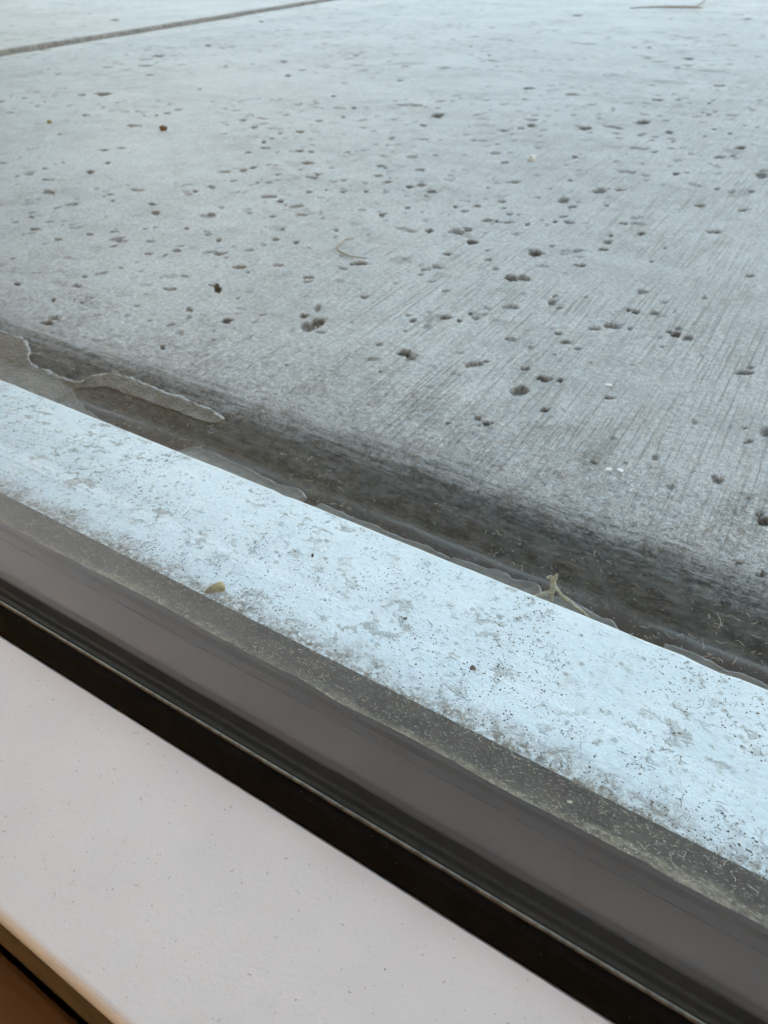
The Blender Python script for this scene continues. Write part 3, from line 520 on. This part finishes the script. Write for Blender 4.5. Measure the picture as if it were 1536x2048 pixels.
STRIPS = [[[-0.2923,0.2482],[-0.286,0.2504],[-0.2765,0.2512],[-0.2676,0.2501],[-0.2648,0.2503],[-0.255,0.2493],[-0.2433,0.249],[-0.2283,0.2467],[-0.2189,0.2463],[-0.2116,0.2486],[-0.2069,0.2482],[-0.2006,0.2445]],[[-0.1906,0.2438],[-0.1844,0.2445],[-0.1706,0.2438],[-0.1577,0.2438],[-0.1447,0.2432],[-0.1325,0.2432],[-0.1239,0.2439],[-0.1151,0.2439],[-0.1082,0.2429]],[[-0.1079,0.244],[-0.0986,0.2453],[-0.0903,0.2453],[-0.0857,0.2473],[-0.0802,0.2472],[-0.0742,0.2456],[-0.0672,0.2479],[-0.0628,0.2473],[-0.0598,0.2437]],[[-0.06,0.2443],[-0.0553,0.2441],[-0.0462,0.2466],[-0.0393,0.2447],[-0.0317,0.2435],[-0.0258,0.2438],[-0.0211,0.2407]],[[-0.0007,0.2428],[0.0028,0.2436],[0.0092,0.2442],[0.0136,0.2442],[0.016,0.2431],[0.0202,0.2431],[0.0247,0.2414],[0.0297,0.2426],[0.0337,0.2429],[0.0385,0.2443],[0.0429,0.243],[0.0554,0.2432],[0.0632,0.2408]]]
def refine(pts, n=3, amp=.0004, seed=0):
    out = []
    for i in range(len(pts) - 1):
        p0 = Vector(pts[max(i - 1, 0)]); p1 = Vector(pts[i]); p2 = Vector(pts[i + 1]); p3 = Vector(pts[min(i + 2, len(pts) - 1)])
        for k in range(n):
            t = k / n
            q = .5 * ((2 * p1) + (p2 - p0) * t + (2 * p0 - 5 * p1 + 4 * p2 - p3) * t * t + (3 * p1 - p0 - 3 * p2 + p3) * t ** 3)
            s = mnoise.noise((q.x * 260, q.y * 260, seed)) * amp
            out.append((q.x + s, q.y + s))
    out.append(tuple(pts[-1]))
    return out
def film(name, outline, mat, thick, label, category='caulk', group=None, zf=None):
    """a thin skin of caulk with real thickness lying on the worn edge"""
    me = bpy.data.meshes.new(name); bm = bmesh.new()
    vs_ = [bm.verts.new((x, y, (zf or (lambda x, y: band_z(x, y) - .0012))(x, y))) for x, y in outline]
    f = bm.faces.new(vs_); bmesh.ops.triangulate(bm, faces=[f])
    bmesh.ops.subdivide_edges(bm, edges=bm.edges[:], cuts=2, use_grid_fill=True)
    r = bmesh.ops.extrude_face_region(bm, geom=bm.faces[:])
    for v in [g for g in r['geom'] if isinstance(g, bmesh.types.BMVert)]:
        v.co.z += thick + mnoise.noise((v.co.x * 120, v.co.y * 120, 1)) * thick * .35
    bmesh.ops.recalc_face_normals(bm, faces=bm.faces[:])
    return bm_obj(name, bm, mat, label=label, category=category, group=group)

up = refine(FILM_UP, 5, .0011, 1); lo = refine(FILM_LO, 3, .0012, 2)
fo = film('caulk_skin', up + lo[::-1], M['caulk'], .0026, 'wide grey skin of old caulk with a pale wavy rim beside the ledge')
def rim_tube(pts, r0, lift):
    n = len(pts); rad = [r0 * (.75 + .9 * abs(mnoise.noise((x * 95, y * 95, 4)))) for x, y in pts]
    V, Fc = tube([(x, y, 0) for x, y in pts], rad, 8)
    out = []
    for i, v in enumerate(V):
        x, y = pts[i // 8]; out.append((v[0], v[1], band_z(x, y) + lift + v[2] * .55 + .0003 * mnoise.noise((v[0] * 400, v[1] * 400, 2))))
    return out, Fc
V, Fc = rim_tube(up, .0014, .0007)
obj('rim', V, Fc, M['rim'], fo, smooth=True)
names = ['grey caulk strip under the ledge edge just right of the wide caulk skin', 'thin caulk line under the ledge between the longer strip and the pale stem',
         'caulk strip at the ledge edge ending at the left foot of the pale stem', 'caulk strip at the ledge edge starting behind the pale forked stem',
         'rightmost caulk strip with a scalloped edge under the ledge corner']
for k, st in enumerate(STRIPS):
    u = refine(st, 3, .0004, 5 + k)
    n = len(u); V = []; Fc = []
    for x, y in u:
        y = max(y, .212); zb = band_z(x, y)
        V += [(x, .2039, zb + .004), (x, .2039, zb + .0125), (x, (y + .2039) / 2, zb + .0078), (x, y - .0006, zb + .0030), (x, y, zb + .0008), (x, y - .002, zb - .002)]
    for i in range(n - 1):
        for t in range(6):
            s = (t + 1) % 6; Fc.append((i * 6 + t, i * 6 + s, (i + 1) * 6 + s, (i + 1) * 6 + t))
    Fc += [tuple(range(6)), tuple(reversed(range((n - 1) * 6, n * 6)))]
    o = obj('caulk_strip', V, Fc, M['caulk'], smooth=True, label=names[k], category='caulk', group='caulk strips along the ledge')
    bm = bmesh.new(); bm.from_mesh(o.data); bmesh.ops.recalc_face_normals(bm, faces=bm.faces[:]); bm.to_mesh(o.data); bm.free()
    V, Fc = rim_tube([(x, max(y, .212)) for x, y in u], .0008, .0020)
    obj('rim', V, Fc, M['rim'], o, smooth=True)

# ------------------------------------------------------------------ larger scraps, each a thing
# forked dry stem caught behind the ledge
stem = empty('dry_stem', (-.0515, .222, -.008), label='pale forked dry plant stem standing against the ledge edge', category='plant stem')
def limb(name, pts, rad, mat='straw', parent=None, sides=7):
    pts = [Vector(q) for q in pts]; P2 = []; R2 = []
    for i in range(len(pts) - 1):                       # resample, with small kinks and knots
        for k in range(5):
            f = k / 5; P2.append(pts[i].lerp(pts[i + 1], f)); R2.append((rad[i] * (1 - f) + rad[i + 1] * f) * (.78 + .55 * abs(mnoise.noise(P2[-1] * 700))))
            P2[-1] = P2[-1] + Vector((mnoise.noise(P2[-1] * 260), mnoise.noise(P2[-1] * 260 + Vector((9, 0, 0))), 0)) * rad[i] * .6
    P2.append(pts[-1]); R2.append(rad[-1] * .6)
    V, Fc = tube(P2, R2, sides); return obj(name, V, Fc, M[mat], parent, smooth=True)
limb('stalk', [(-.0508, .2285, -.0115), (-.0508, .2265, -.002), (-.0507, .2250, .008), (-.0506, .2242, .0140), (-.0503, .2240, .0180), (-.0500, .2238, .0212)], [.0011, .0011, .0011, .0016, .0014, .0005], parent=stem)
limb('shoot', [(-.0505, .2245, .0125), (-.0470, .2275, .0065), (-.0430, .2310, .0010), (-.0375, .2335, -.0045), (-.0305, .2345, -.0105)], [.0011, .0009, .0009, .0010, .0006], parent=stem)
limb('shoot', [(-.0509, .2245, .0095), (-.0550, .2205, .0080), (-.0610, .2165, .0050), (-.0670, .2135, .0015)], [.0009, .0008, .0008, .0005], parent=stem)
limb('tip', [(-.0504, .2242, .0175), (-.0522, .2230, .0190), (-.0535, .2225, .0180)], [.0009, .0009, .0005], parent=stem)

limb('curled_straw', [(-.3882, .5802, .0016), (-.3925, .571, .0022), (-.3900, .5545, .0016), (-.3810, .5435, .0020), (-.3650, .5385, .0016), (-.3485, .541, .0018)], [.0004, .0007, .0008, .0008, .0007, .0003]) 
tag(bpy.data.objects['curled_straw'], 'pale curled straw lying on the concrete beside a dark pit', 'straw')

# husk on the ledge by the seal
V = []; Fc = []; nu, nv = 14, 6
for side in (0, 1):
    for i in range(nu):
        t = i / (nu - 1); wv = .0022 * math.sin(math.pi * t) ** .6 + .0002
        for j in range(nv):
            a = math.pi * (j / (nv - 1))
            x = -.1616 + t * .0066; y = .1296 + .0045 * t + .0022 * math.sin(math.pi * t)
            rr = wv - side * .00022
            V.append((x + .35 * rr * math.cos(a), y - rr * math.cos(a), .0332 + rr * math.sin(a) * 1.0 + .0006 * t))
q = nu * nv
for side in (0, 1):
    for i in range(nu - 1):
        for j in range(nv - 1):
            f = (side * q + i * nv + j, side * q + (i + 1) * nv + j, side * q + (i + 1) * nv + j + 1, side * q + i * nv + j + 1)
            Fc.append(f if side == 0 else f[::-1])
obj('seed_husk', V, Fc, M['husk'], smooth=True, label='curved tan seed husk on the ledge by the dark seal', category='husk')

def scrap(name, loc, size, mat, label, category, seed, rz=0.0, flat=.45):
    bm = bmesh.new(); bmesh.ops.create_icosphere(bm, subdivisions=2, radius=1)
    c, s = math.cos(rz), math.sin(rz)
    for v in bm.verts:
        k = 1 + .8 * mnoise.noise(v.co * 1.4 + Vector((seed, seed * 1.7, 0)))
        q = v.co * k; x, y, z = q.x * size[0], q.y * size[1], q.z * size[0] * flat
        v.co = (loc[0] + x * c - y * s, loc[1] + x * s + y * c, loc[2] + z + size[0] * flat * .6)
    return bm_obj(name, bm, M[mat], label=label, category=category)
scrap('leaf_scrap', (-.8878, .828, surf_z(-.8878, .828) + .0002), (.0050, .0036), 'brown', 'dark reddish brown leaf scrap lying on the upper left concrete', 'leaf scrap', 3, .6, .9)
scrap('leaf_scrap', (-1.074, .7747, surf_z(-1.074, .7747) + .0002), (.0040, .0020), 'husk', 'small orange tan leaf scrap near the left edge of the concrete', 'leaf scrap', 8, .2, .6)
scrap('crumb', (-.0562, .153, .0302), (.0011, .0008), 'brown', 'reddish brown crumb on the middle of the white ledge', 'crumb', 5, .3, .6)
scrap('crumb', (-.0891, .1616, .0292), (.0008, .0006), 'brown', 'small brown crumb left of the reddish one on the ledge', 'crumb', 15, .9, .6)
scrap('crumb', (-.1409, .1725, .0282), (.0011, .0005), 'brown', 'thin dark brown crumb on the ledge above the husk', 'crumb', 25, 2.2, .5)
scrap('paint_flake', (-.0892, .4318, surf_z(-.0892, .4318) + .0002), (.0022, .0015), 'flake', 'single small white flake on the concrete at right', 'flake', 6, 0, .3)
scrap('paint_flake', (-.0599, .3397, surf_z(-.0599, .3397) + .0002), (.0022, .0013), 'flake', 'white flake near the worn edge, left one of the pair', 'flake', 9, .4, .3)
scrap('paint_flake', (-.0543, .3420, surf_z(-.0543, .3420) + .0002), (.0014, .0018), 'flake', 'white flake near the worn edge, right one of the pair', 'flake', 12, 1.0, .3)
scrap('glint', (-.3578, .9514, surf_z(-.3578, .9514) + .0002), (.0050, .0042), 'flake', 'bright white lump standing in for a glint on the upper concrete', 'glint', 14, 0, .7)  # a sparkle of light, shaped as a small white lump
scrap('plaster_crumb', (-.0087, .114, .0446), (.0008, .0005), 'fibre', 'pale crumb lying on the dusty dark outer seal', 'crumb', 21, .4, .6)
tw = empty('fallen_twig', (-.70, 3.18, 0), label='small dark twig lying far off at the top of the concrete', category='twig')
limb('stick', [(-.86, 3.08, .008), (-.77, 3.13, .012), (-.70, 3.17, .012), (-.64, 3.21, .010)], [.002, .004, .005, .003], 'grey_dust', tw)
limb('shoot', [(-.66, 3.20, .012), (-.66, 3.32, .02), (-.685, 3.46, .02), (-.70, 3.58, .012)], [.003, .004, .005, .002], 'grey_dust', tw)

# black seed stuck to the outer pane
scrap_o = scrap('stuck_seed', (-.1010, .1012, .1779), (.0008, .0006), 'black', 'tiny black seed stuck to the glass above the left concrete', 'seed', 30, 0, 1.3)

# ------------------------------------------------------------------ fine litter that nobody could count
def fibres(name, spots, mat, label, lmin, lmax, r, category='fibres'):
    parts = []
    for (x, y, z) in spots:
        L = lmin + (lmax - lmin) * random.random() ** 2.2; a = random.random() * 6.28; bend = random.uniform(-2.4, 2.4); pts = []
        n = 5; cx, cy = x, y
        for i in range(n):
            pts.append((cx, cy, z + r + abs(math.sin(i * 1.3 + a)) * L * .08)); cx += math.cos(a) * L / n; cy += math.sin(a) * L / n; a += bend / n + random.uniform(-.5, .5)
        parts.append(tube(pts, [r * .6, r, r, r, r * .5], 3))
    V, Fc = join(parts)
    return obj(name, V, Fc, M[mat], kind='stuff', label=label, category=category)
def specks(name, spots, mat, label, rmin, rmax, category='dust', normal_y=False):
    V = []; Fc = []
    for (x, y, z) in spots:
        r = rmin + (rmax - rmin) * random.random() ** 3; a = random.random() * 3.1; e = random.uniform(.4, 1); c, s = math.cos(a), math.sin(a); b = len(V)
        ring = [(math.cos(t) * r * random.uniform(.7, 1.2), math.sin(t) * r * e * random.uniform(.7, 1.2)) for t in (0, 1.26, 2.5, 3.77, 5.0)]
        for (p, q) in ring:
            p, q = p * c - q * s, p * s + q * c
            V.append((x + p, y, z + q) if normal_y else (x + p, y + q, z + r * .15))
        V.append((x, y + r * .5, z) if normal_y else (x, y, z + r * .6)); V.append((x, y, z) if normal_y else (x, y, z - r * .1))
        for i in range(5):
            j = (i + 1) % 5; Fc += [(b + i, b + j, b + 5), (b + j, b + i, b + 6)]
    return obj(name, V, Fc, M[mat], kind='stuff', label=label, category=category)
U = random.uniform
def clumps(n, x0, x1, y0, y1, pw=1.0, sc=34, seed=0, bias=.06):
    """spots gathered in drifts rather than spread evenly"""
    out = []
    while len(out) < n:
        x = U(x0, x1); y = y0 + U(0, 1) ** pw * (y1 - y0)
        if mnoise.noise((x * sc, y * sc * 1.6, seed)) + .5 * mnoise.noise((x * sc * 4, y * sc * 4, seed + 3)) + U(-.22, .22) > bias: out.append((x, y))
    return out
def on_ledge(n, x0=-.42, x1=.12, pw=1.0):
    out = []
    while len(out) < n:
        x = U(x0, x1); y = .128 + (U(0, 1) ** pw) * .0735
        if mnoise.noise((x * 34, y * 34, 3)) + .6 * mnoise.noise((x * 120, y * 120, 8)) + U(-.3, .3) > .06: out.append((x, y, ledge_z(y)))
    return out
specks('ledge_dust', on_ledge(6500, pw=1.3), 'grit', 'brown specks of dirt sprinkled over the white ledge', .00005, .00055)
specks('ledge_soot', on_ledge(700), 'black', 'black specks scattered over the white ledge', .00009, .00040)
fibres('ledge_fibres', on_ledge(900), 'dark_fibre', 'short dark hairs lying on the white ledge', .001, .0055, .00008)
sb = [(U(-.42, .12), .1266 + U(0, 1) ** 2.2 * .014) for _ in range(4200)]
specks('soil_crumbs', [(x, y, ledge_z(y)) for x, y in sb], 'grit', 'brown soil crumbs heaped along the ledge beside the dark seal', .00006, .00040)
sl = clumps(1500, -.42, .12, .1035, .1262, 1, 40, 1)
specks('seal_dust', [(x, y, seal_z(y)) for x, y in sl], 'fibre', 'pale crumbs of dust on the dark outer seal', .00006, .00038)
sl = clumps(480, -.42, .12, .1035, .1255, 1.3, 40, 2, .12)
fibres('seal_fibres', [(x, y, seal_z(y) + .0002) for x, y in sl], 'fibre', 'pale fibres lying on the dark outer seal', .0008, .0040, .00008)
bd = clumps(650, -.55, .14, .208, .272, 1.2, 26, 3, .14)
fibres('edge_rootlets', [(x, y, band_z(x, y) + .0002) for x, y in bd], 'fibre', 'pale dry rootlets on the dark worn edge of the patio', .0010, .0085, .00015)
bd = clumps(1500, -.55, .14, .208, .290, 1.1, 30, 4, .08)
specks('edge_grit', [(x, y, band_z(x, y) + .0002) for x, y in bd], 'grey_dust', 'pale grains of grit on the dark worn edge of the patio', .0001, .0006)
pd = [(U(-1.0, .1), .3 + U(0, 1) ** 1.6 * .9) for _ in range(240)]
specks('patio_grit', [(x, y, surf_z(x, y) + .0002) for x, y in pd], 'flake', 'bright grains lying loose on the concrete', .0001, .0008)
bd = clumps(4200, -.55, .14, .206, .268, 1.3, 30, 5, .0)
specks('gutter_grit', [(x, y, band_z(x, y) + .0002) for x, y in bd], 'grit', 'brown grit packed along the foot of the ledge', .00012, .0009)
bd = clumps(2600, -.55, .14, .206, .258, 1.5, 30, 6, .0)
specks('gutter_soot', [(x, y, band_z(x, y) + .0002) for x, y in bd], 'black', 'black grains packed along the foot of the ledge', .00012, .0010)
rl = [(U(-.24, .12), U(.014, .064), TOP) for _ in range(1500)]
specks('rail_dust', rl, 'grey_dust', 'grey dust specks on the white inner rail', .00005, .00020)
rl = [(U(-.24, .12), U(.014, .064), TOP) for _ in range(420)]
specks('rail_specks', rl, 'dark_fibre', 'dark specks on the white inner rail', .00004, .00022)
rl = [(U(-.24, .12), U(.014, .064), TOP) for _ in range(190)]
fibres('rail_lint', rl, 'dark_fibre', 'tiny dark lint hairs on the white inner rail', .0004, .0018, .00005)
gl = [(U(-.35, .25), .1004, .056 + U(0, 1) ** .8 * .22) for _ in range(420)]
specks('pane_specks', gl[:330], 'black', 'dark specks stuck to the outside of the glass', .00004, .00028, normal_y=True)
specks('pane_droplets', gl[330:], 'flake', 'pale specks stuck to the outside of the glass', .00004, .00025, normal_y=True)
sg = [(U(-.24, .12), U(.0668, .0725)) for _ in range(160)]
specks('seal_lint', [(x, y, TOP + .0012 + max(0, (y - .0668)) * .6) for x, y in sg], 'grey_dust', 'grey dust specks on the black inner seal', .00003, .00012)
